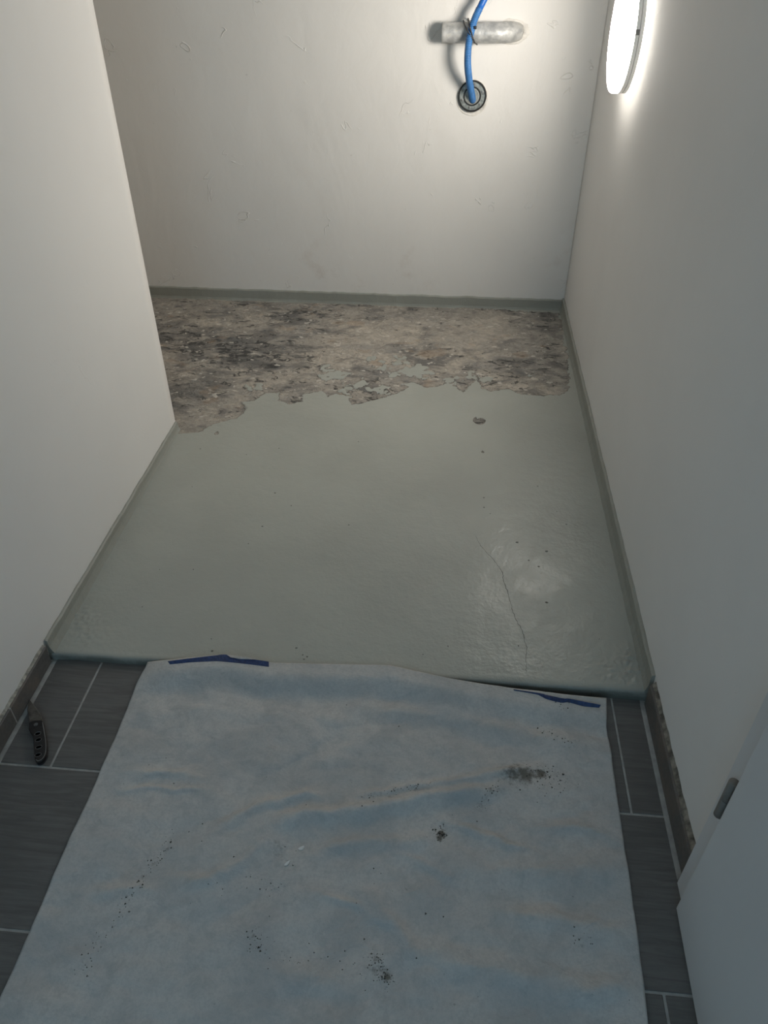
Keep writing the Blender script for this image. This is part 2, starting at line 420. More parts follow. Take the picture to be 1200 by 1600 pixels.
def painted_floor():
    N = Nodes('sage_floor_paint')
    paint = floor_paint_nodes(N)
    sd = N.attr('bare')
    wob = N.math('MULTIPLY', N.math('SUBTRACT', N.noise(34, 7, 0.66), 0.5), 0.074)
    wob2 = N.math('MULTIPLY', N.math('SUBTRACT', N.noise(150, 4, 0.6), 0.5), 0.012)
    m = N.math('ADD', N.math('ADD', sd, wob), wob2)
    mask = N.ramp(m, -0.0006, 0.0006)
    edge = N.math('MULTIPLY', N.ramp(m, 0.006, 0.0005), mask)
    # bare screed: layered beige, grey and mouldy black
    v = N.mapped((1.0, 1.3, 1.0))
    mou = N.attr('mould')
    big = N.noise(3.6, 4, 0.6, v, 0.5)
    mid = N.noise(15, 6, 0.65, v, 0.8)
    fine = N.noise(75, 6, 0.7, v, 0.5)
    ter = N.noise(13, 7, 0.66, v, 0.5)
    fr = N.math('FRACT', N.math('MULTIPLY', ter, 11.0))
    c = N.mix(N.ramp(big, 0.38, 0.62), (0.38, 0.355, 0.32), (0.57, 0.51, 0.43))
    c = N.mix(N.math('MULTIPLY', N.ramp(mid, 0.36, 0.66), 0.7), c, (0.50, 0.455, 0.39))
    lay = N.ramp(N.math('FRACT', N.math('MULTIPLY', ter, 5.5)), 0.48, 0.52)
    c = N.mix(N.math('MULTIPLY', lay, 0.30), c, (0.25, 0.235, 0.21))
    c = N.mix(N.math('MULTIPLY', N.ramp(fine, 0.46, 0.70), 0.42), c, (0.20, 0.185, 0.165))
    # greyish damp haze and crisp black mould kernels inside it
    haze = N.math('MULTIPLY', N.ramp(N.math('ADD', N.noise(8, 6, 0.62, N.mapped((1.0, 1.5, 1.0)), 0.6), N.math('MULTIPLY', mou, 0.12)), 0.46, 0.70), 0.85)
    c = N.mix(haze, c, (0.150, 0.148, 0.143))
    ker = N.math('ADD', N.noise(21, 7, 0.70, N.mapped((1.0, 1.7, 1.0)), 0.8), N.math('MULTIPLY', mou, 0.085))
    c = N.mix(N.math('MULTIPLY', N.ramp(ker, 0.585, 0.645), 0.9), c, (0.060, 0.060, 0.058))
    line = N.math('MULTIPLY', N.ramp(fr, 0.16, 0.04), N.ramp(N.noise(18, 4, 0.6), 0.46, 0.58))
    c = N.mix(N.math('MULTIPLY', line, 0.8), c, (0.085, 0.078, 0.068))
    lip = N.math('MULTIPLY', N.ramp(fr, 0.80, 0.97), N.ramp(N.noise(26, 3, 0.5), 0.54, 0.64))
    c = N.mix(N.math('MULTIPLY', lip, 0.65), c, (0.62, 0.575, 0.50))
    white = N.ramp(N.noise(34, 3, 0.5, N.mapped((1, 1.3, 1))), 0.655, 0.675)
    c = N.mix(N.math('MULTIPLY', white, 0.8), c, (0.66, 0.62, 0.55))
    rust = N.ramp(N.noise(9, 3, 0.5, v), 0.60, 0.70)
    c = N.mix(N.math('MULTIPLY', rust, 0.35), c, (0.42, 0.30, 0.20))
    c = N.mix(N.math('MULTIPLY', edge, N.ramp(N.noise(30, 3), 0.36, 0.56, 0.2, 1.0)), c, (0.085, 0.075, 0.065))
    dk = N.math('MULTIPLY', N.attr('nosing_dark'), N.ramp(N.noise(24, 5, 0.6, N.mapped((0.5, 1, 1))), 0.30, 0.55, 0.45, 1.0))
    paint = N.mix(N.math('MULTIPLY', dk, 0.75), paint, (0.095, 0.10, 0.09))
    col = N.mix(mask, paint, c)
    rough = N.mix(mask, N.ramp(N.noise(9, 4), 0.3, 0.7, 0.30, 0.44), (0.9, 0.9, 0.9))
    h = N.math('MULTIPLY', N.math('SUBTRACT', 1.0, mask), 1.0)
    nm = N.bump(h, 0.9, 0.0022)
    rel = N.math('MULTIPLY', mask, N.math('ADD', N.math('ADD', mid, N.math('MULTIPLY', fr, 0.35)), N.math('MULTIPLY', fine, 0.5)))
    nm = N.bump(rel, 0.8, 0.006, nm)
    pb = N.math('MULTIPLY', N.math('SUBTRACT', 1.0, mask), N.math('ADD', N.noise(32, 3, 0.5), N.math('MULTIPLY', N.noise(120, 3, 0.5), 0.35)))
    nm = N.bump(pb, 0.55, 0.0034, nm)
    return N.out(col, rough, nm, None, 0.5)
M['floor_paint'] = painted_floor()

def band_material():
    N = Nodes('sage_skirting_paint')
    col = floor_paint_nodes(N)
    col = N.mix(N.math('MULTIPLY', N.ramp(N.noise(60, 4, 0.6), 0.66, 0.74), 0.5), col, (0.50, 0.49, 0.43))
    nm = N.bump(N.noise(45, 4, 0.6), 0.5, 0.004)
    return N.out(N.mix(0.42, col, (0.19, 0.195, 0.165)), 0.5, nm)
M['band'] = band_material()

def tile_material(name, base, brown=0.0):
    N = Nodes(name)
    st = N.noise(1.0, 6, 0.65, N.mapped((7, 85, 85)), 1.0)
    cl = N.noise(5.5, 5, 0.6)
    c = N.mix(N.ramp(st, 0.3, 0.72), tuple(b * 0.84 for b in base), tuple(b * 1.25 for b in base))
    c = N.mix(N.math('MULTIPLY', N.ramp(cl, 0.4, 0.7), 0.45), c, tuple(b * 0.75 for b in base))
    sc = N.ramp(N.noise(1.0, 4, 0.6, N.mapped((22, 110, 60)), 0.8), 0.70, 0.78)
    c = N.mix(N.math('MULTIPLY', sc, 0.30), c, (0.30, 0.30, 0.29))
    dust = N.ramp(N.noise(11, 6, 0.7), 0.58, 0.75)
    c = N.mix(N.math('MULTIPLY', dust, 0.18), c, (0.28, 0.28, 0.27))
    if brown:
        c = N.mix(N.math('MULTIPLY', N.ramp(N.noise(14, 5, 0.65), 0.42, 0.66), brown), c, (0.17, 0.14, 0.115))
    nm = N.bump(st, 0.25, 0.0015)
    return N.out(c, 0.52, nm, None, 0.4)
M['tile'] = tile_material('slate_tile', (0.120, 0.118, 0.114))
M['skirt_tile'] = tile_material('slate_skirting_tile', (0.110, 0.107, 0.102), 0.7)
M['grout'] = plain('grey_grout', (0.33, 0.33, 0.315), 0.85, 0, 0.14, 60, 0.3, 300)
M['silicone'] = plain('silicone_joint_grey', (0.34, 0.34, 0.325), 0.55, 0, 0.2, 26, 0.2, 120)
M['mortar'] = plain('crumbly_mortar', (0.36, 0.345, 0.30), 0.9, 0, 0.45, 60, 0.9, 160, 0.004)

M['mortar_dirty'] = plain('dirty_mortar', (0.20, 0.185, 0.155), 0.9, 0, 0.65, 45, 0.9, 160, 0.004)

def paper_material():
    N = Nodes('cover_fleece')
    d = N.attr('dirt')
    base = N.mix(N.ramp(N.noise(7, 6, 0.62, None, 0.8), 0.35, 0.68), (0.55, 0.54, 0.52), (0.43, 0.435, 0.43))
    base = N.mix(N.math('MULTIPLY', N.ramp(N.noise(48, 6, 0.7, None, 0.6), 0.46, 0.66), 0.38), base, (0.345, 0.355, 0.355))
    base = N.mix(N.math('MULTIPLY', N.ramp(N.noise(190, 4, 0.7), 0.38, 0.70), 0.34), base, (0.33, 0.35, 0.365))
    dm = N.ramp(N.math('ADD', d, N.math('MULTIPLY', N.math('SUBTRACT', N.noise(95, 5, 0.7), 0.5), 1.5)), 0.30, 0.95)
    dm = N.math('MULTIPLY', dm, N.ramp(d, 0.02, 0.15))
    base = N.mix(N.math('MULTIPLY', dm, 0.9), base, (0.12, 0.11, 0.09))
    sp = N.ramp(N.noise(120, 2, 0.5), 0.765, 0.79)
    base = N.mix(N.math('MULTIPLY', sp, 0.5), base, (0.20, 0.20, 0.19))
    nm = N.bump(N.noise(15, 6, 0.6, N.mapped((1, 1.4, 1)), 0.8), 0.5, 0.010)
    nm = N.bump(N.noise(420, 3), 0.25, 0.0008, nm)
    return N.out(base, 0.62, nm, None, 0.35)
M['paper'] = paper_material()
M['tape'] = plain('blue_tape', (0.012, 0.038, 0.13), 0.5, 0, 0.3, 120, 0.6, 240, 0.002)
M['hose'] = plain('blue_hose', (0.010, 0.115, 0.43), 0.42, 0, 0.12, 60)
M['hose_light'] = plain('blue_corrugated_hose', (0.042, 0.165, 0.40), 0.45, 0, 0.12, 60)
M['black'] = plain('black_plastic', (0.012, 0.012, 0.013), 0.45, 0, 0.2, 60)
M['rubber'] = plain('black_rubber', (0.010, 0.010, 0.010), 0.6, 0, 0.2, 60)
def pipe_material():
    N = Nodes('galvanised_pipe')
    f = N.noise(34, 5, 0.6)
    c = N.mix(N.ramp(f, 0.35, 0.65), (0.36, 0.365, 0.36), (0.55, 0.55, 0.53))
    c = N.mix(N.ramp(N.noise(48, 4, 0.6), 0.60, 0.68), c, (0.50, 0.485, 0.44))
    return N.out(c, N.ramp(N.noise(40, 4), 0.3, 0.7, 0.42, 0.62), N.bump(N.noise(26, 4), 0.6, 0.006), 0.30)
M['pipe'] = pipe_material()
M['seal_metal'] = plain('seal_plate_grey', (0.34, 0.36, 0.34), 0.38, 0.5, 0.35, 90, 0.3, 160)
M['seal_disc'] = plain('seal_disc_grey', (0.42, 0.43, 0.40), 0.45, 0.3, 0.2, 60, 0.2, 140)
M['bolt'] = plain('bolt_steel', (0.62, 0.60, 0.57), 0.3, 0.8, 0.15, 60)
M['plaster'] = plain('raw_plaster_lip', (0.74, 0.71, 0.655), 0.85, 0, 0.10, 40, 0.8, 120, 0.004)
M['door'] = plain('white_door_lacquer', (0.66, 0.68, 0.69), 0.45, 0, 0.02, 3)
M['hinge'] = plain('grey_hinge_metal', (0.19, 0.18, 0.165), 0.5, 0.1, 0.08, 40)
M['lamp_plastic'] = plain('lamp_white_plastic', (0.84, 0.83, 0.80), 0.4, 0, 0.04, 20)
M['knife_handle'] = plain('knife_black_handle', (0.014, 0.014, 0.016), 0.42, 0.2, 0.3, 120)
M['knife_steel'] = plain('knife_steel', (0.24, 0.25, 0.26), 0.3, 0.7, 0.1, 60)
M['knife_blade'] = plain('knife_stained_blade', (0.105, 0.098, 0.088), 0.42, 0.35, 0.45, 55)
M['dark_crumb'] = plain('dark_crumbs', (0.055, 0.052, 0.045), 0.9, 0, 0.4, 300)
M['white_flake'] = plain('white_paint_flake', (0.72, 0.73, 0.72), 0.6, 0, 0.06, 90)
M['crack'] = plain('crack_dark', (0.15, 0.15, 0.13), 0.9, 0, 0.3, 200)
def glow(name, color, power):
    N = Nodes(name)
    N.b.inputs['Emission Color'].default_value = (*color, 1)
    N.b.inputs['Emission Strength'].default_value = power
    return N.out((0.85, 0.85, 0.85), 0.4)
M['glow'] = glow('lamp_opal_glow', LAMP_COLOR, LAMP_POWER)
M['glow_back'] = glow('lamp_rear_glow', LAMP_COLOR, LAMP_POWER * 0.22)
M['glow_rim'] = glow('lamp_rim_glow', LAMP_COLOR, LAMP_POWER * 0.35)

# ------------------------------------------------------------------ setting: walls, ceiling
XL, XR, YB, YC = -0.872, 0.474, 3.148, 2.083      # left wall, right wall, back wall, left wall's outer corner
YF, XA, ZC = -1.7, -2.3, 2.45                     # wall behind the camera, alcove end, ceiling
def structure(o):
    o['kind'] = 'structure'
    return o

def wall_grid(name, fixed, axis, a0, a1, z0, z1, mat, out, thick=0.1, amp=0.0012):
    """solid wall whose visible face is a gently uneven plaster surface."""
    na = max(2, int((a1 - a0) / 0.04)); nz = int((z1 - z0) / 0.05)
    A, Z = np.meshgrid(np.linspace(a0, a1, na), np.linspace(z0, z1, nz))
    d = fbm(A * 2.3 + fixed * 7, Z * 2.1, 3) * amp
    d[:, 0] = 0; d[:, -1] = 0
    W = fixed + d
    vs, fs = [], []
    for r in range(nz):
        for c in range(na):
            vs.append((W[r, c], A[r, c], Z[r, c]) if axis == 'x' else (A[r, c], W[r, c], Z[r, c]))
    for r in range(nz - 1):
        for c in range(na - 1):
            q = (r * na + c, r * na + c + 1, (r + 1) * na + c + 1, (r + 1) * na + c)
            fs.append(q)
    b = len(vs)
    far = fixed + out * thick
    for (a, z) in ((a0, z0), (a1, z0), (a1, z1), (a0, z1)):
        vs.append((far, a, z) if axis == 'x' else (a, far, z))
    bot = list(range(na)); right = [r * na + na - 1 for r in range(nz)]
    top = [(nz - 1) * na + c for c in range(na)]; left = [r * na for r in range(nz)]
    fs += [tuple(bot[::-1]) + (b, b + 1), tuple(right[::-1]) + (b + 1, b + 2), tuple(top) + (b + 2, b + 3), tuple(left) + (b + 3, b), (b, b + 1, b + 2, b + 3)]
    bm = bmesh.new()
    bv = [bm.verts.new(v) for v in vs]
    for f in fs:
        try: bm.faces.new([bv[i] for i in f])
        except ValueError: pass
    o = bm_obj(name, bm, mat, smooth=False)
    for p in o.data.polygons:
        p.use_smooth = p.index < (na - 1) * (nz - 1)
    return structure(o)

wall_grid('wall_back', YB, 'y', XA, XR + 0.1, -0.02, ZC, M['wall_back'], 1)
wall_grid('wall_right', XR, 'x', YF, YB, -0.02, ZC, M['wall'], 1, amp=0.002)
wall_grid('wall_left', XL, 'x', YF, YC, -0.02, ZC, M['wall'], -1, thick=XL - XA, amp=0.002)
wall_grid('wall_alcove', XA, 'x', YC, YB, -0.02, ZC, M['wall'], -1)
bm = bmesh.new()                                   # wall behind the camera with an open window to daylight
box(bm, XL, -0.74, YF - 0.1, YF, -0.02, ZC)
box(bm, 0.34, XR, YF - 0.1, YF, -0.02, ZC)
box(bm, -0.74, 0.34, YF - 0.1, YF, 2.35, ZC)
box(bm, -0.74, 0.34, YF - 0.1, YF, -0.02, 1.0)
structure(bm_obj('wall_front', bm, M['wall']))
bm = bmesh.new()
box(bm, -0.74, -0.69, YF - 0.07, YF - 0.01, 1.0, 2.35, 0.004)
box(bm, 0.29, 0.34, YF - 0.07, YF - 0.01, 1.0, 2.35, 0.004)
box(bm, -0.69, 0.29, YF - 0.07, YF - 0.01, 1.0, 1.05, 0.004)
box(bm, -0.69, 0.29, YF - 0.07, YF - 0.01, 2.30, 2.35, 0.004)
structure(bm_obj('window_1', bm, M['door']))
structure(box_obj('ceiling', (XA - 0.1, XR + 0.1, YF - 0.1, YB + 0.1, ZC, ZC + 0.1), M['ceiling']))

# ------------------------------------------------------------------ tiled floor: grout bed and one object per tile
SX_L, SX_R, STEP_Y = -0.863, 0.4626, 1.110         # faces of the tile skirting, foot of the painted slab
floor = structure(box_obj('floor', (XL, XR, YF - 0.1, 1.16, -0.06, -0.0012), M['grout']))
ROW = [0.2195, 0.5275, 0.8355]
ROW = [ROW[0] - 0.308 * k for k in range(6, 0, -1)] + ROW + [1.14]
G = 0.0021                                          # half a joint
tile_meshes = {}
def tile(x0, x1, y0, y1):
    w, h = round(x1 - x0, 4), round(y1 - y0, 4)
    if (w, h) not in tile_meshes:
        bm = bmesh.new()
        box(bm, -w / 2, w / 2, -h / 2, h / 2, -0.009, 0.0, bevel=0.0012)
        bm.verts.index_update()
        me = bpy.data.meshes.new('tile')
        bm.to_mesh(me); bm.free()
        me.materials.append(M['tile'])
        tile_meshes[(w, h)] = me
    o = bpy.data.objects.new('tile', tile_meshes[(w, h)])
    link(o, floor)
    o.location = ((x0 + x1) / 2, (y0 + y1) / 2, random.uniform(-0.0002, 0.0003))
for r in range(len(ROW) - 1):
    joints = [-0.750, -0.1775, 0.395] if (len(ROW) - 2 - r) % 2 == 0 else [-0.465, 0.108]
    xs = [SX_L + 0.008] + joints + [SX_R - 0.007]
    for a, b in zip(xs[:-1], xs[1:]):
        tile(a + (G if a != xs[0] else 0), b - (G if b != xs[-1] else 0), ROW[r] + G, ROW[r + 1] - G)

# ------------------------------------------------------------------ painted raised screed with the bare, flaked area at the back
NX = np.concatenate([np.linspace(XA, -1.52, 12), np.arange(-1.5, XR + 0.0001, 0.004)])
NY = np.concatenate([[1.110, 1.110, 1.1095, 1.1105, 1.113, 1.117, 1.122], np.arange(1.126, YB + 0.02, 0.004)])
PROF = [-0.02, 0.0, 0.008, 0.0155, 0.0198, 0.0214, 0.0219]
SXg, SYg = np.meshgrid(NX, NY)
BX, BY = SXg + fbm(SXg * 9, SYg * 9, 3) * 0.012, SYg + fbm(SXg * 9 + 40, SYg * 9, 3) * 0.012
IX, IY = SXg + fbm(SXg * 26, SYg * 26, 3) * 0.045, SYg + fbm(SXg * 26 + 40, SYg * 26, 3) * 0.045
sd = seg_dist(BX, BY, BARE, True) * np.where(inside(BX, BY, BARE), 1, -1)
for (cx, cy, rx, ry) in ISLANDS:                    # scraps of paint left standing
    e = (np.hypot((IX - cx) / rx, (IY - cy) / ry) - 1) * min(rx, ry)
    sd = np.minimum(sd, e)
for (cx, cy, rx, ry) in CHIPS:                      # lone chips broken out of the paint
    e = (1 - np.hypot((BX - cx) / rx, (BY - cy) / ry)) * min(rx, ry)
    sd = np.maximum(sd, e * 1.6)
att = sd.copy()
far = sd > 0.05
att = np.clip(att, -0.06, 0.10)
chipz = np.zeros_like(sd)
for (cx, cy, rx, ry) in CHIPS:
    chipz = np.maximum(chipz, np.exp(-(((SXg - cx) / 0.05) ** 2 + ((SYg - cy) / 0.05) ** 2)))
# keep the fraying away from the intact paint: only a narrow rim can break up
att = np.where(att < 0, att * 2.2, att)
bare_h = smooth01(sd / 0.01)
tilt = 0.0075 * (SXg + 0.2) * np.exp(-(SYg - 1.11) / 0.5)
Z = 0.022 + tilt + fbm(SXg * 3.1, SYg * 3.1, 3) * 0.0010
rel = fbm(SXg * 11, SYg * 14, 5, 0.55)
terr = np.floor(rel * 7) / 7
Z = Z + bare_h * (-0.0030 + 0.0035 * terr + 0.0016 * fbm(SXg * 60, SYg * 60, 3))
for (cx, cy, r) in ((-0.80, 1.185, 0.045), (-0.845, 1.23, 0.035), (0.42, 1.16, 0.06), (0.45, 1.20, 0.04)):    # lumpy screed in the front corners
    w = np.exp(-((SXg - cx) ** 2 + (SYg - cy) ** 2) / r ** 2)
    Z = Z + w * np.abs(fbm(SXg * 75, SYg * 75, 3)) * 0.007
for i, pz in enumerate(PROF):
    k = (0.022 + tilt[i]) / 0.022
    Z[i] = pz * (k if pz > 0 else 1)
wav = fbm(SXg * 6.0, SYg * 0 + 3, 4) * 0.0035
for i in range(len(PROF)):
    SYg[i] += wav[i]
mould = np.zeros_like(Z)
for (cx, cy, rx, ry, a) in ((-1.05, 2.75, 0.25, 0.16, 1.0), (-0.72, 2.62, 0.22, 0.13, 1.2), (-0.60, 3.0, 0.16, 0.10, 0.9), (-0.95, 2.35, 0.16, 0.12, 0.7), (-0.1, 2.75, 0.12, 0.10, 0.4),
                             (0.25, 2.6, 0.22, 0.2, 0.55), (-0.35, 2.3, 0.3, 0.06, 0.6), (0.40, 3.0, 0.06, 0.12, 0.6), (-0.15, 2.42, 0.25, 0.09, 0.5)):
    mould += a * np.exp(-((SXg - cx) / rx) ** 2 - ((SYg - cy) / ry) ** 2)
for (cx, cy, rx, ry, a) in ((-0.35, 2.75, 0.12, 0.12, 0.9), (0.1, 2.85, 0.16, 0.12, 0.9)):
    mould -= a * np.exp(-((SXg - cx) / rx) ** 2 - ((SYg - cy) / ry) ** 2)
for (cx, cy, rx, ry) in CHIPS:
    mould += 0.55 * np.exp(-(((SXg - cx) / 0.03) ** 2 + ((SYg - cy) / 0.03) ** 2))
nosing_dark = np.zeros_like(Z)                             # nosing of the step coloured darker, fading out onto its top
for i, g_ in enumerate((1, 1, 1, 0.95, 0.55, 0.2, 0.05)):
    nosing_dark[i] = g_
slab = structure(grid_mesh('floor_screed', SXg, SYg, Z, M['floor_paint'], {'bare': att, 'mould': mould, 'nosing_dark': nosing_dark}))

def ribbon(pts, width, z, jit=0.0):
    vs, fs = [], []
    P = [Vector((p[0], p[1], z)) for p in pts]
    for i, p in enumerate(P):
        t = (P[min(i + 1, len(P) - 1)] - P[max(i - 1, 0)]).normalized()
        n = Vector((-t.y, t.x, 0))
        w = width * (0.35 + 0.65 * math.sin(math.pi * (i + 0.6) / (len(P) + 0.2))) * random.uniform(0.5, 1.3)
        c = p + n * random.uniform(-jit, jit)
        k = len(vs)
        vs += [c + n * w, c - n * w, c - n * w - Vector((0, 0, 0.004)), c + n * w - Vector((0, 0, 0.004))]
        if i:
            for a in range(4):
                fs.append((k - 4 + a, k - 4 + (a + 1) % 4, k + (a + 1) % 4, k + a))
    fs += [(0, 1, 2, 3), (len(vs) - 4, len(vs) - 3, len(vs) - 2, len(vs) - 1)]
    return vs, fs
def slab_z(x, y):
    i = min(len(NY) - 1, int(np.searchsorted(NY, y))); j = min(len(NX) - 1, int(np.searchsorted(NX, x)))
    return float(Z[i, j])
fine = [catmull([(p[0], p[1], 0) for p in CRACK], 6)][0]
vs, fs = ribbon(fine, 0.0007, 0.0, 0.0014)
vs = [Vector((v.x, v.y, slab_z(v.x, v.y) + 0.0003 + (v.z if v.z < -0.001 else 0))) for v in vs]
mesh_obj('crack', vs, fs, M['crack'], slab)
vs, fs = [], []
for k, (x, y) in enumerate(SPECKS):
    r = random.uniform(0.0012, 0.003) if k > 2 else random.uniform(0.0035, 0.0048)
    b = len(vs); n = 7; z = slab_z(x, y)
    for zz in (0.0006, -0.002):
        for j in range(n):
            a = 2 * math.pi * j / n; q = r * random.uniform(0.6, 1.15)
            vs.append((x + q * math.cos(a) * 1.2, y + q * math.sin(a) * 0.9, z + zz))
    fs += [tuple(b + j for j in range(n))] + [(b + j, b + (j + 1) % n, b + n + (j + 1) % n, b + n + j) for j in range(n)]
tag(mesh_obj('paint_speck', vs, fs, M['crack'], slab), kind='stuff')

# ------------------------------------------------------------------ painted skirting bands (coved strip with an uneven upper edge)
def band(name, p0, p1, inward, z0f, z1f, proud=0.007, cove=0.006, seed=0):
    """p0 to p1 along the wall foot; inward = unit vector into the room; profile with a small ledge at the foot."""
    p0, p1, inward = Vector(p0), Vector(p1), Vector(inward)
    L = (p1 - p0).length; n = int(L / 0.012) + 2
    vs, fs = [], []
    for i in range(n):
        s = i / (n - 1); b = p0.lerp(p1, s); a = np.array([s * L * 9.0]); w = seed + a * 0
        j1 = float(fbm(a, w, 4)[0]); j2 = float(fbm(a * 1.7, w + 5, 4)[0]); j3 = float(fbm(a * 3.1, w + 9, 3)[0])
        zt = z1f(s) + j1 * 0.004 + j3 * 0.0015
        zl = z0f(s) + j2 * 0.004
        d = proud + j2 * 0.0014
        prof = [(-0.03, zt), (d * 0.55, zt), (d, zt - 0.0035), (d + 0.0006, zl + 0.002), (d + cove, zl - 0.002), (d + cove + 0.001, zl - 0.006), (d + cove + 0.006, 0.018), (-0.03, 0.010)]
        for (o, z) in prof:
            vs.append(b + inward * o + Vector((0, 0, z)))
    m = 8
    for i in range(n - 1):
        for k in range(m):
            fs.append((i * m + k, i * m + (k + 1) % m, (i + 1) * m + (k + 1) % m, (i + 1) * m + k))
    fs += [tuple(range(m)), tuple((n - 1) * m + k for k in range(m))[::-1]]
    return structure(mesh_obj(name, vs, fs, M['band']))
band('trim_1', (XL, 1.112, 0), (XL, YC - 0.003, 0), (1, 0, 0), lambda s: 0.036 - 0.004 * s, lambda s: 0.060 - 0.014 * s, 0.007, 0.002, 1)
band('trim_2', (XR, 1.112, 0), (XR, YB, 0), (-1, 0, 0), lambda s: 0.042 - 0.004 * s, lambda s: 0.079 - 0.006 * s, 0.008, 0.002, 2)
band('baseboard_back', (XA, YB, 0), (XR, YB, 0), (0, -1, 0), lambda s: 0.027, lambda s: 0.067, 0.009, 0.002, 3)

# ------------------------------------------------------------------ tile skirtings either side of the tiled floor
def skirting(name, face, wall, side, height, ys, thick_top, chips):
    """side +1: wall to the right. Mortar bed, tiles, silicone joint."""
    y0, y1 = ys[0], ys[-1]
    n = int((y1 - y0) / 0.008)
    vs, fs = [], []
    for i in range(n + 1):
        y = y0 + (y1 - y0) * i / n
        a = np.array([y * 22.0]); w = a * 0 + 3 * side
        j = float(fbm(a, w, 4)[0]); j2 = float(fbm(a * 2.3, w + 4, 3)[0])
        zt = height + thick_top + j * chips + j2 * chips * 0.5
        for (x, z) in ((wall + side * 0.02, zt + 0.002), (wall - side * 0.001, zt), (face + side * (0.003 + 0.003 * abs(j2)), height - 0.001 + max(0, j2) * chips * 0.6), (face + side * 0.004, -0.01), (wall + side * 0.02, -0.01)):
            vs.append((x, y, z))
    for i in range(n):
        for k in range(5):
            fs.append((i * 5 + k, i * 5 + (k + 1) % 5, (i + 1) * 5 + (k + 1) % 5, (i + 1) * 5 + k))
    fs += [(0, 1, 2, 3, 4), tuple(n * 5 + k for k in range(5))]
    root = structure(mesh_obj(name, vs, fs, M['mortar_dirty' if side > 0 else 'mortar']))
    for a, b in zip(ys[:-1], ys[1:]):
        box_obj('tile', (min(face, face + side * 0.0085), max(face, face + side * 0.0085), a + 0.0015, b - 0.0015, 0.003, height), M['skirt_tile'], root, bevel=0.0012, origin=((face + side * 0.004), (a + b) / 2, 0.003))
    for q in ys[1:-1]:
        box_obj('joint', (min(face + side * 0.0006, face + side * 0.008), max(face + side * 0.0006, face + side * 0.008), q - 0.0017, q + 0.0017, 0.002, height - 0.001), M['grout'], root)
    xs = (face - side * 0.0085, face + side * 0.002)
    box_obj('silicone_joint', (min(xs), max(xs), y0, y1, -0.006, 0.0006), M['silicone'], root, bevel=0.0004)
    return root
skirting('baseboard_left', SX_L, XL, -1, 0.052, [YF + 0.05, -0.79, -0.215, 0.358, 0.931, 1.102], 0.005, 0.0025)
skirting('baseboard_right', SX_R, XR, 1, 0.066, [0.716, 1.100], 0.008, 0.0045)
skirting('baseboard_right', SX_R, XR, 1, 0.066, [YF + 0.05, -0.85, -0.285], 0.008, 0.010)

# ------------------------------------------------------------------ closed rebated door in the right wall
door = structure(empty('door_1', (XR, 0.2, 0)))
FX, FY, LX, LY = 0.4525, 0.7095, 0.4395, 0.6610     # casing face and edge, leaf face and edge
LW = 0.86
bm = bmesh.new()
box(bm, FX, XR + 0.02, LY - 0.02, FY, 0.0, 2.06, 0.0018, 2)
box(bm, FX, XR + 0.02, LY - LW - 0.05, LY - LW + 0.02, 0.0, 2.06, 0.0018, 2)
box(bm, FX, XR + 0.02, LY - LW - 0.05, FY, 2.0, 2.06, 0.0018, 2)
bm_obj('door_frame', bm, M['door'], door, origin=(FX, FY, 0))
leaf = bm = bmesh.new()
box(bm, LX, LX + 0.0118, LY - LW, LY, 0.007, 2.012, 0.0022, 3)
leaf = bm_obj('door_leaf', bm, M['door'], door, origin=(LX + 0.0118, LY, 0.007))
leaf.rotation_euler.z = math.radians(-1.2)
for hz in (0.276, 1.711):
    hinge = empty('hinge', (0, 0, 0)); COL.objects.unlink(hinge); bpy.data.objects.remove(hinge)
    hc = Vector((LX + 0.0045, LY + 0.0135, hz))
    vs, fs = lathe([(0.0, 0.0), (0.0, 0.006), (0.0015, 0.0078), (0.042, 0.0078), (0.0425, 0.0072)], (hc, (0, 0, 1), (1, 0, 0), (0, 1, 0)), 20)
    hb = mesh_obj('hinge', vs, fs, M['hinge'], door, smooth=True, origin=hc)
    tag(hb, 'grey metal hinge barrel')
    vs, fs = lathe([(0.0435, 0.0072), (0.044, 0.0078), (0.086, 0.0078), (0.0875, 0.0062), (0.0880, 0.0)], (hc, (0, 0, 1), (1, 0, 0), (0, 1, 0)), 20)
    mesh_obj('upper_barrel', vs, fs, M['hinge'], hb, smooth=True)
    vs, fs = lathe([(0.002, 0.004), (0.086, 0.004)], (hc, (0, 0, 1), (1, 0, 0), (0, 1, 0)), 10)
    mesh_obj('hinge_pin', vs, fs, M['black'], hb)
    box_obj('hinge_plate', (hc.x + 0.004, hc.x + 0.008, LY - 0.004, hc.y - 0.003, hz + 0.004, hz + 0.040), M['black'], hb)
    box_obj('hinge_plate', (hc.x + 0.004, FX + 0.002, LY + 0.004, hc.y + 0.003, hz + 0.046, hz + 0.084), M['black'], hb)

# ------------------------------------------------------------------ round wall lamp
LC = Vector((XR, 2.53, 1.09)); AX = (-1, 0, 0); UU = (0, 1, 0); VV = (0, 0, 1)
lamp = tag(empty('wall_lamp', LC), 'round white opal wall lamp glowing on the right-hand wall', 'lamp')
def ring(name, prof, mat, closed=True, n=128):
    vs, fs = lathe(prof, (LC, AX, UU, VV), n, closed)
    return mesh_obj(name, vs, fs, mat, lamp, smooth=False, origin=LC)
rear = ring('rear_glow_ring', [(-0.004, 0.10), (-0.004, 0.128), (0.013, 0.128), (0.013, 0.10)], M['glow_back'])
base = ring('base_ring', [(0.013, 0.098), (0.013, 0.1475), (0.0145, 0.149), (0.0225, 0.149), (0.0235, 0.148), (0.0235, 0.098)], M['lamp_plastic'])
gap = ring('seam_gasket', [(0.0235, 0.12), (0.0235, 0.1465), (0.0245, 0.1465), (0.0245, 0.12)], M['black'])
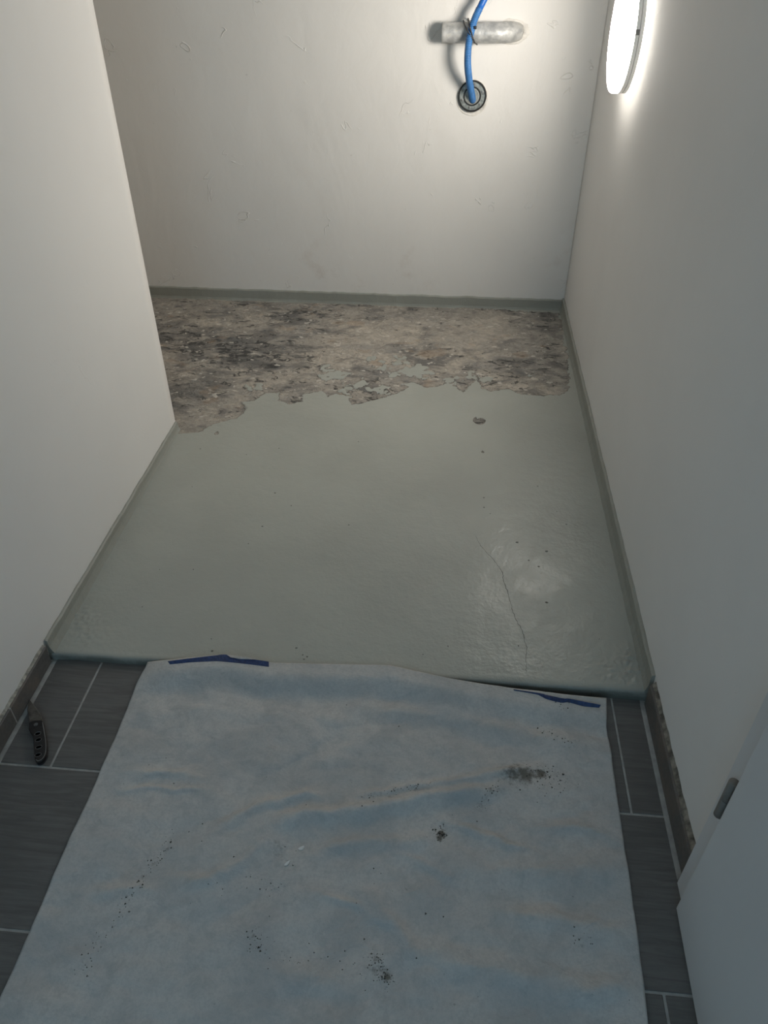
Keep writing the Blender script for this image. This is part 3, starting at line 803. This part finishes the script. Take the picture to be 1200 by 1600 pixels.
body = ring('trim_ring', [(0.0245, 0.11), (0.0245, 0.1485), (0.0253, 0.1495), (0.0340, 0.1495), (0.0345, 0.149), (0.0345, 0.11)], M['lamp_plastic'])
dome = [(0.0345, 0.1488), (0.048, 0.1488)] + [(0.048 + 0.006 * math.sin(t), 0.1428 + 0.006 * math.cos(t)) for t in [math.pi / 2 * k / 8 for k in range(1, 9)]] + [(0.0560, 0.10), (0.0573, 0.05), (0.0578, 0.0)]
rim = ring('diffuser_rim', dome[:7], M['glow_rim'], closed=False)
for p_ in rim.data.polygons: p_.use_smooth = True
dif = ring('diffuser', dome[6:], M['glow'], closed=False)
for p_ in dif.data.polygons: p_.use_smooth = True
def on_ring(ang, r, h):
    return LC + Vector((-h, -r * math.cos(ang), r * math.sin(ang)))
def ring_block(name, a0, a1, h0, h1, r0, r1, mat, n=6):
    vs, fs = [], []
    for i in range(n + 1):
        a = a0 + (a1 - a0) * i / n
        vs += [on_ring(a, r0, h0), on_ring(a, r1, h0), on_ring(a, r1, h1), on_ring(a, r0, h1)]
        if i:
            k = len(vs) - 4
            fs += [(k - 4 + j, k - 4 + (j + 1) % 4, k + (j + 1) % 4, k + j) for j in range(4)]
    fs += [(0, 1, 2, 3), tuple(len(vs) - 4 + j for j in range(4))]
    return mesh_obj(name, vs, fs, mat, lamp, origin=LC)
ring_block('release_slot', 0.055, 0.140, 0.0238, 0.0342, 0.140, 0.1502, M['hinge'])
ring_block('release_tab', -0.18, -0.02, 0.0275, 0.0325, 0.140, 0.1502, M['lamp_plastic'])

# ------------------------------------------------------------------ galvanised pipe stub, hose, cable tie, pipe seal on the back wall
P0, P1 = Vector(PIPE[0]), Vector((PIPE[1][0] + 0.004, PIPE[1][1], PIPE[1][2]))
ax = (P1 - P0).normalized(); up = Vector((0, 0, 1)); sidev = ax.cross(up).normalized()
Lp = (P1 - P0).length; R = 0.0318
prof = [(0.0, 0.0), (0.0, R - 0.0016), (0.0016, R)] + [(Lp * k / 30, R) for k in range(1, 25)] + [(Lp * (0.8 + 0.2 * math.sin(t)), R * (0.34 + 0.66 * math.cos(t) ** 0.45)) for t in (0.3, 0.6, 0.9, 1.15, 1.35, 1.5)] + [(Lp, 0.0)]
vs, fs = lathe(prof, (P0, ax, up, sidev), 40)
vs = [Vector(v) for v in vs]
for i in range(3 * 40, len(vs)):
    v = vs[i]; q = (v - P0).dot(ax)
    d = float(pnoise(np.array([q * 28.0]), np.array([math.atan2((v - P0).dot(sidev), (v - P0).dot(up)) * 1.3]))[0])
    c = P0 + ax * q
    vs[i] = c + (v - c) * (1 + d * 0.05 * min(1, q / 0.1)) + Vector((0, 0.030 * max(0.0, (q / Lp - 0.62) / 0.38) ** 1.6, 0))
pipe = mesh_obj('metal_pipe', vs, fs, M['pipe'], smooth=True, origin=P0)
tag(pipe, 'grey galvanised pipe stub half sunk in the back wall', 'pipe')
m_ = pipe.modifiers.new('edge', 'EDGE_SPLIT'); m_.split_angle = math.radians(50)
# plaster lip where the pipe dives into the wall
wb = bpy.data.objects['wall_back']
vs, fs = [], []
n = 44
for i in range(n + 1):
    t = -math.pi * 0.62 + math.pi * 1.24 * i / n
    j = float(pnoise(np.array([i * 0.55]), np.array([2.3]))[0])
    cx, cz = 0.150, PIPE[1][2]
    rx, rz = 0.060 + j * 0.010, 0.0345 + j * 0.004
    x, z = cx + rx * math.cos(t), cz + rz * math.sin(t)
    x2, z2 = cx + (rx + 0.012) * math.cos(t), cz + (rz + 0.006) * math.sin(t)
    x3, z3 = cx + (rx - 0.010) * math.cos(t), cz + (rz - 0.006) * math.sin(t)
    w = math.sin(math.pi * i / n) ** 0.5
    vs += [(x2, YB + 0.001, z2), (x, YB - 0.006 * w - 0.003 * abs(j), z), (x3, YB - 0.002, z3), (x3, YB + 0.012, z3)]
    if i:
        k = len(vs) - 4
        fs += [(k - 4 + a, k - 4 + a + 1, k + a + 1, k + a) for a in range(3)]
mesh_obj('plaster_lip', vs, fs, M['plaster'], wb, smooth=True)

# pipe seal
SC = Vector((SEALC[0], YB, SEALC[2]))
FR = (SC, (0, -1, 0), (1, 0, 0), (0, 0, 1))
seal = tag(empty('pipe_seal', SC), 'round grey pipe seal with black rubber rings in the back wall', 'pipe seal')
def sring(name, prof, mat, closed=True, n=56):
    vs, fs = lathe([(h, r * 1.08) for h, r in prof], FR, n, closed)
    return mesh_obj(name, vs, fs, mat, seal, origin=SC)
sring('rubber_ring', [(-0.01, 0.040), (-0.01, 0.0475), (0.010, 0.0475), (0.0115, 0.046), (0.0115, 0.0435), (0.009, 0.043)], M['rubber'])
sring('clamp_plate', [(-0.01, 0.028), (0.0065, 0.028), (0.0065, 0.0435), (-0.01, 0.0435)], M['seal_metal'])
sring('inner_ring', [(-0.005, 0.0255), (0.009, 0.0255), (0.0095, 0.027), (0.009, 0.0292), (-0.005, 0.0292)], M['rubber'])
sring('disc', [(-0.006, 0.026), (0.0055, 0.026), (0.006, 0.020), (0.0045, 0.0185), (0.0045, 0.0)], M['seal_disc'], closed=False)
for k in range(6):
    a = math.radians(20 + 60 * k)
    c = SC + Vector((0.0385 * math.cos(a), -0.0065, 0.0385 * math.sin(a)))
    vs, fs = lathe([(0.0, 0.0042), (0.003, 0.0042), (0.0038, 0.003), (0.0038, 0.0)], (c, (0, -1, 0), (1, 0, 0), (0, 0, 1)), 6)
    mesh_obj('bolt', vs, fs, M['bolt'], seal, origin=c)
# broken plaster rim round the seal, deeper below it
vs, fs = [], []
n = 60
for i in range(n + 1):
    t = 2 * math.pi * i / n
    j = float(pnoise(np.array([3 * math.cos(t) + 9]), np.array([3 * math.sin(t)]))[0])
    low = max(0.0, -math.sin(t))
    ro = 0.0535 + 0.0085 * low + j * 0.003
    cz = SC.z - 0.002
    for (r, y) in ((0.0500, YB + 0.004), (0.0512, YB - 0.0015), (ro - 0.003, YB - 0.0012 + 0.001 * low), (ro, YB - 0.0042), (ro + 0.004, YB + 0.001)):
        vs.append((SC.x + r * math.cos(t), y, cz + r * math.sin(t)))
    if i:
        k = len(vs) - 5
        fs += [(k - 5 + a, k - 5 + a + 1, k + a + 1, k + a) for a in range(4)]
mesh_obj('plaster_rim', vs, fs, M['plaster'], wb, smooth=True)

# hose: smooth run above the pipe, corrugated run below
hp = [Vector(p) for p in HOSE]
path = catmull([Vector((0.20, 3.12, 1.42)), Vector((0.115, 3.108, 1.23))] + hp, 40)
split = 3 * 40 + 8
hose = tag(empty('blue_hose', hp[-1]), 'blue plastic hose running from the pipe seal up past the pipe', 'hose')
up_path = catmull([Vector((0.30, 3.13, ZC + 0.02)), Vector((0.29, 3.13, 2.0)), Vector((0.20, 3.12, 1.42))], 16) + path[1:split + 1]
vs, fs = sweep(up_path, 0.0112, 16)
mesh_obj('smooth_hose', vs, fs, M['hose'], hose, smooth=True, origin=hp[-1])
low = path[split - 14:]
fine_path, rad = [], []
seg = 0.0
acc = [0.0]
for a, b in zip(low[:-1], low[1:]):
    acc.append(acc[-1] + (b - a).length)
tot = acc[-1]; pitch = 0.0048; m = int(tot / (pitch / 4))
k = 0
for i in range(m + 1):
    s = tot * i / m
    while k < len(acc) - 2 and acc[k + 1] < s: k += 1
    t = (s - acc[k]) / max(1e-9, acc[k + 1] - acc[k])
    fine_path.append(low[k].lerp(low[k + 1], t))
    rad.append(0.0117 + 0.0011 * math.sin(2 * math.pi * s / pitch))
vs, fs = sweep(fine_path, rad, 18)
mesh_obj('corrugated_hose', vs, fs, M['hose_light'], hose, smooth=True, origin=hp[-1])

# cable tie looped round pipe and hose
tie = tag(empty('cable_tie', (hp[3].x, hp[3].y, hp[3].z)), 'thin black cable tie holding the blue hose to the pipe', 'cable tie')
for q, (lean, wd) in enumerate(((-0.40, 0.0024), (-0.75, 0.0020))):
    c0 = P0 + ax * ((hp[3].x - P0.x) / ax.x)
    loop = []
    for i in range(49):
        t = 2 * math.pi * i / 48
        k_ = min(1.0, max(0.0, math.cos(t)) / 0.75); k_ = k_ * k_ * (3 - 2 * k_)
        ey = 0.0345 + (c0.y - hp[3].y + 0.0150 - 0.0345) * k_
        loop.append(Vector((c0.x + lean * 0.035 * math.sin(t) - 0.004 * q, c0.y - ey * (math.cos(t) if math.cos(t) < 0.45 else min(1.0, 0.45 + (math.cos(t) - 0.45) * 1.6)), c0.z + 0.0352 * math.sin(t) + 0.006 * (1 - q))))
    vs, fs = sweep(loop, wd, 8, caps=False)
    mesh_obj('tie_loop', vs, fs, M['black'], tie, smooth=True, origin=tie.location)
hd = Vector((hp[3].x + 0.012, hp[3].y - 0.010, hp[3].z + 0.006))
box_obj('tie_head', (hd.x - 0.004, hd.x + 0.004, hd.y - 0.004, hd.y + 0.004, hd.z - 0.004, hd.z + 0.005), M['black'], tie, bevel=0.001)

# ------------------------------------------------------------------ cover sheet taped at its far edge
nu, nv = 300, 330
U, Vv = np.meshgrid(np.linspace(0, 1, nu), np.linspace(0, 1, nv))
tx = np.array([p[0] for p in PTOP]); ty = np.array([p[1] for p in PTOP]); tz = np.array([p[2] for p in PTOP])
ry_ = np.array([p[1] for p in PRIGHT])[::-1]; rx_ = np.array([p[0] for p in PRIGHT])[::-1]
Y0 = 0.12
X0 = tx[0] + (tx[-1] - tx[0]) * U
YT = np.interp(X0, tx, ty); ZT = np.interp(X0, tx, tz)
PY = Y0 + (YT - Y0) * Vv
PXl = -0.6455 + 0.007 * smooth01((PY - 1.04) / 0.06) + 0.0015 * np.sin(PY * 9)
PXr = np.interp(PY, ry_, rx_)
PXr = np.where(PY > ry_.max(), rx_[-1] + (tx[-1] - rx_[-1]) * smooth01((PY - ry_.max()) / 0.02), PXr)
PX = PXl + (PXr - PXl) * U
PZ = 0.0016 + (np.abs(fbm(PX * 4, PY * 6, 4)) * 0.012 + fbm(PX * 14, PY * 17, 3) * 0.0012)
for pts, h, w in RIDGES:
    d = seg_dist(PX + fbm(PX * 20, PY * 20, 2) * 0.008, PY + fbm(PX * 20 + 9, PY * 20, 2) * 0.008, pts)
    ends = np.minimum(np.hypot(PX - pts[0][0], PY - pts[0][1]), np.hypot(PX - pts[-1][0], PY - pts[-1][1]))
    PZ = PZ + h * 0.0019 * np.exp(-(d / w) ** 2) * (0.35 + 0.65 * smooth01(ends / 0.07))
PZ = np.maximum(PZ, 0.0012)
s_ = smooth01((PY - (YT - 0.088)) / 0.060)
PZ = PZ * (1 - s_) + (ZT + 0.0012 + fbm(PX * 9, PY * 3, 3) * 0.003 * smooth01((PX - 0.05) / 0.1)) * s_
edge_curl = smooth01((PX - 0.10) / 0.15) * smooth01((PY - (YT - 0.022)) / 0.022)
PZ = PZ + edge_curl * 0.004
dirt = np.zeros_like(PX)
for (cx, cy, r, a) in STAINS:
    dirt += a * np.exp(-((PX - cx) ** 2 + (PY - cy) ** 2) / (r * r))
paper = grid_mesh('cover_sheet', PX, PY, PZ, M['paper'], {'dirt': dirt})
tag(paper, 'white creased fleece cover sheet lying on the dark floor tiles', 'sheet')
so = paper.modifiers.new('thickness', 'SOLIDIFY'); so.thickness = 0.0007; so.offset = 1

def paper_z(x, y):
    k = int(np.argmin((PX - x) ** 2 + (PY - y) ** 2)); return float(PZ.ravel()[k]) + 0.0007

def tape(name, rows, label, wob):
    top, bot = [catmull(r, 8) for r in rows]
    vs, fs = [], []
    for i, (a, b) in enumerate(zip(top, bot)):
        j = float(pnoise(np.array([i * 0.37]), np.array([7.7]))[0])
        m_ = a.lerp(b, 0.5)
        za = max(a.z, paper_z(a.x, a.y) + 0.0004); zb = paper_z(b.x, b.y) + 0.0006; zm = paper_z(m_.x, m_.y) + 0.0012
        vs += [Vector((a.x, a.y, za + 0.0006)), Vector((m_.x, m_.y, max(zm, (za + zb) / 2) + abs(j) * wob)), Vector((b.x, b.y, zb)),
               Vector((b.x, b.y, zb - 0.0004)), Vector((m_.x, m_.y, max(zm, (za + zb) / 2) - 0.0004)), Vector((a.x, a.y, za))]
        if i:
            k = len(vs) - 6
            fs += [(k - 6 + q, k - 6 + (q + 1) % 6, k + (q + 1) % 6, k + q) for q in range(6)]
    fs += [tuple(range(6)), tuple(len(vs) - 6 + q for q in range(6))]
    o = mesh_obj(name, vs, fs, M['tape'], paper)
    tag(o, label)
tape('tape_strip', TAPE_A, 'wider strip of dark blue adhesive tape', 0.002)
tape('tape_strip', TAPE_B, 'thin twisted strip of dark blue adhesive tape', 0.003)
vs = [Vector((p[0], p[1], 0.0345 + 0.001 * (k % 2))) for k, p in enumerate(CRUMPLE)]
vs = vs + [v - Vector((0, 0, 0.0006)) for v in vs]
n = len(CRUMPLE)
mesh_obj('torn_paper_scrap', vs, [tuple(range(n)), tuple(range(n, 2 * n))[::-1]] + [(k, (k + 1) % n, n + (k + 1) % n, n + k) for k in range(n)], M['paper'], paper)

# dark crumbs scattered on the sheet
vs, fs = [], []
for pts, cnt, spread in TRACKS:
    for _ in range(cnt):
        t = random.random() * (len(pts) - 1); i = min(int(t), len(pts) - 2); f = t - i
        x = pts[i][0] * (1 - f) + pts[i + 1][0] * f + random.gauss(0, spread); y = pts[i][1] * (1 - f) + pts[i + 1][1] * f + random.gauss(0, spread)
        if not (-0.62 < x < 0.38 and 0.2 < y < 1.08): continue
        r = abs(random.gauss(0.0004, 0.0006)) + 0.0005; z = paper_z(x, y) + r * 0.3; b = len(vs)
        for (dx, dy, dz) in ((1, 0, 0), (-0.5, 0.87, 0), (-0.5, -0.87, 0), (0, 0, 1), (0, 0, -0.5)):
            vs.append((x + dx * r * random.uniform(0.6, 1.4), y + dy * r * random.uniform(0.6, 1.4), z + dz * r))
        fs += [(b, b + 1, b + 3), (b + 1, b + 2, b + 3), (b + 2, b, b + 3), (b + 1, b, b + 4), (b + 2, b + 1, b + 4), (b, b + 2, b + 4)]
tag(mesh_obj('dirt_crumbs', vs, fs, M['dark_crumb']), 'fine dark dirt crumbs scattered over the white cover sheet', 'crumbs', kind='stuff')

for k, (x, y) in enumerate(FLAKES):
    z = paper_z(x, y) + 0.0009; a = (0.5, 0.9)[k]; w, h = ((0.0062, 0.0036), (0.0068, 0.0026))[k]
    ring_ = []
    for i in range(9):
        t = 2 * math.pi * i / 9; q = 1 + 0.15 * math.sin(3 * t + k)
        dx, dy = w * q * math.cos(t), h * q * math.sin(t)
        ring_.append((x + dx * math.cos(a) - dy * math.sin(a), y + dx * math.sin(a) + dy * math.cos(a)))
    vs = [(px, py, z + 0.001 + 0.0008 * math.cos(i)) for i, (px, py) in enumerate(ring_)] + [(px, py, z - 0.0004) for (px, py) in ring_]
    fs = [tuple(range(9)), tuple(range(9, 18))[::-1]] + [(i, (i + 1) % 9, 9 + (i + 1) % 9, 9 + i) for i in range(9)]
    o = mesh_obj('paint_flake', vs, fs, M['white_flake'], origin=(x, y, z))
    tag(o, ('oval white paint flake lying on the cover sheet', 'narrow curved white paint flake lying on the cover sheet')[k], 'flake', 'white paint flakes on the cover sheet')

# ------------------------------------------------------------------ open folding knife on the tiles
KO = (KPIVOT[0], KPIVOT[1], 0.0004)
knife = tag(empty('folding_knife', KO), 'open black folding knife lying on the dark tiles by the skirting', 'knife')
def hole(c, a, b, rot, n=14):
    return [(c[0] + a * math.cos(t) * math.cos(rot) - b * math.sin(t) * math.sin(rot), c[1] + a * math.cos(t) * math.sin(rot) + b * math.sin(t) * math.cos(rot)) for t in [2 * math.pi * i / n for i in range(n)]][::-1]
hl = [p[:2] for p in catmull([(p[0], p[1], 0) for p in KHANDLE] + [(KHANDLE[0][0], KHANDLE[0][1], 0)], 4)][:-1]
holes = [hole(c, 0.0062, 0.0042, math.radians(25)) for c in KHOLES]
extruded('handle_scale', [hl] + holes, 0.0085, 0.0125, 0.0010, M['knife_handle'], knife, KO)
extruded('liner', [hl], 0.0040, 0.0060, 0.0004, M['knife_handle'], knife, KO)
extruded('handle_scale', [hl] + holes, 0.0006, 0.0042, 0.0008, M['knife_handle'], knife, KO)
bl = [p[:2] for p in catmull([(p[0], p[1], 0) for p in KBLADE] + [(KBLADE[0][0], KBLADE[0][1], 0)], 3)][:-1]
extruded('blade', [bl], 0.0058, 0.0088, 0.0010, M['knife_blade'], knife, KO)
vs, fs = lathe([(0.0, 0.0042), (0.0008, 0.0042), (0.0010, 0.0034), (0.0003, 0.0030), (0.0003, 0.0019), (0.0008, 0.0015), (0.0008, 0.0)], ((KPIVOT[0], KPIVOT[1], 0.0122), (0, 0, 1), (1, 0, 0), (0, 1, 0)), 24)
mesh_obj('pivot', vs, fs, M['knife_steel'], knife, smooth=False, origin=KO)
cl_ = catmull([(p[0], p[1], 0.0118) for p in KCLIP], 6)
vs, fs = sweep(cl_, 0.0009, 8)
mesh_obj('steel_edge', vs, fs, M['knife_steel'], knife, smooth=True, origin=KO)
for c in holes:
    loop = [(p[0], p[1], 0.0124) for p in c] + [(c[0][0], c[0][1], 0.0124)]
    vs, fs = sweep(loop, 0.0004, 6, caps=False)
    mesh_obj('hole_rim', vs, fs, M['knife_steel'], knife, smooth=True, origin=KO)
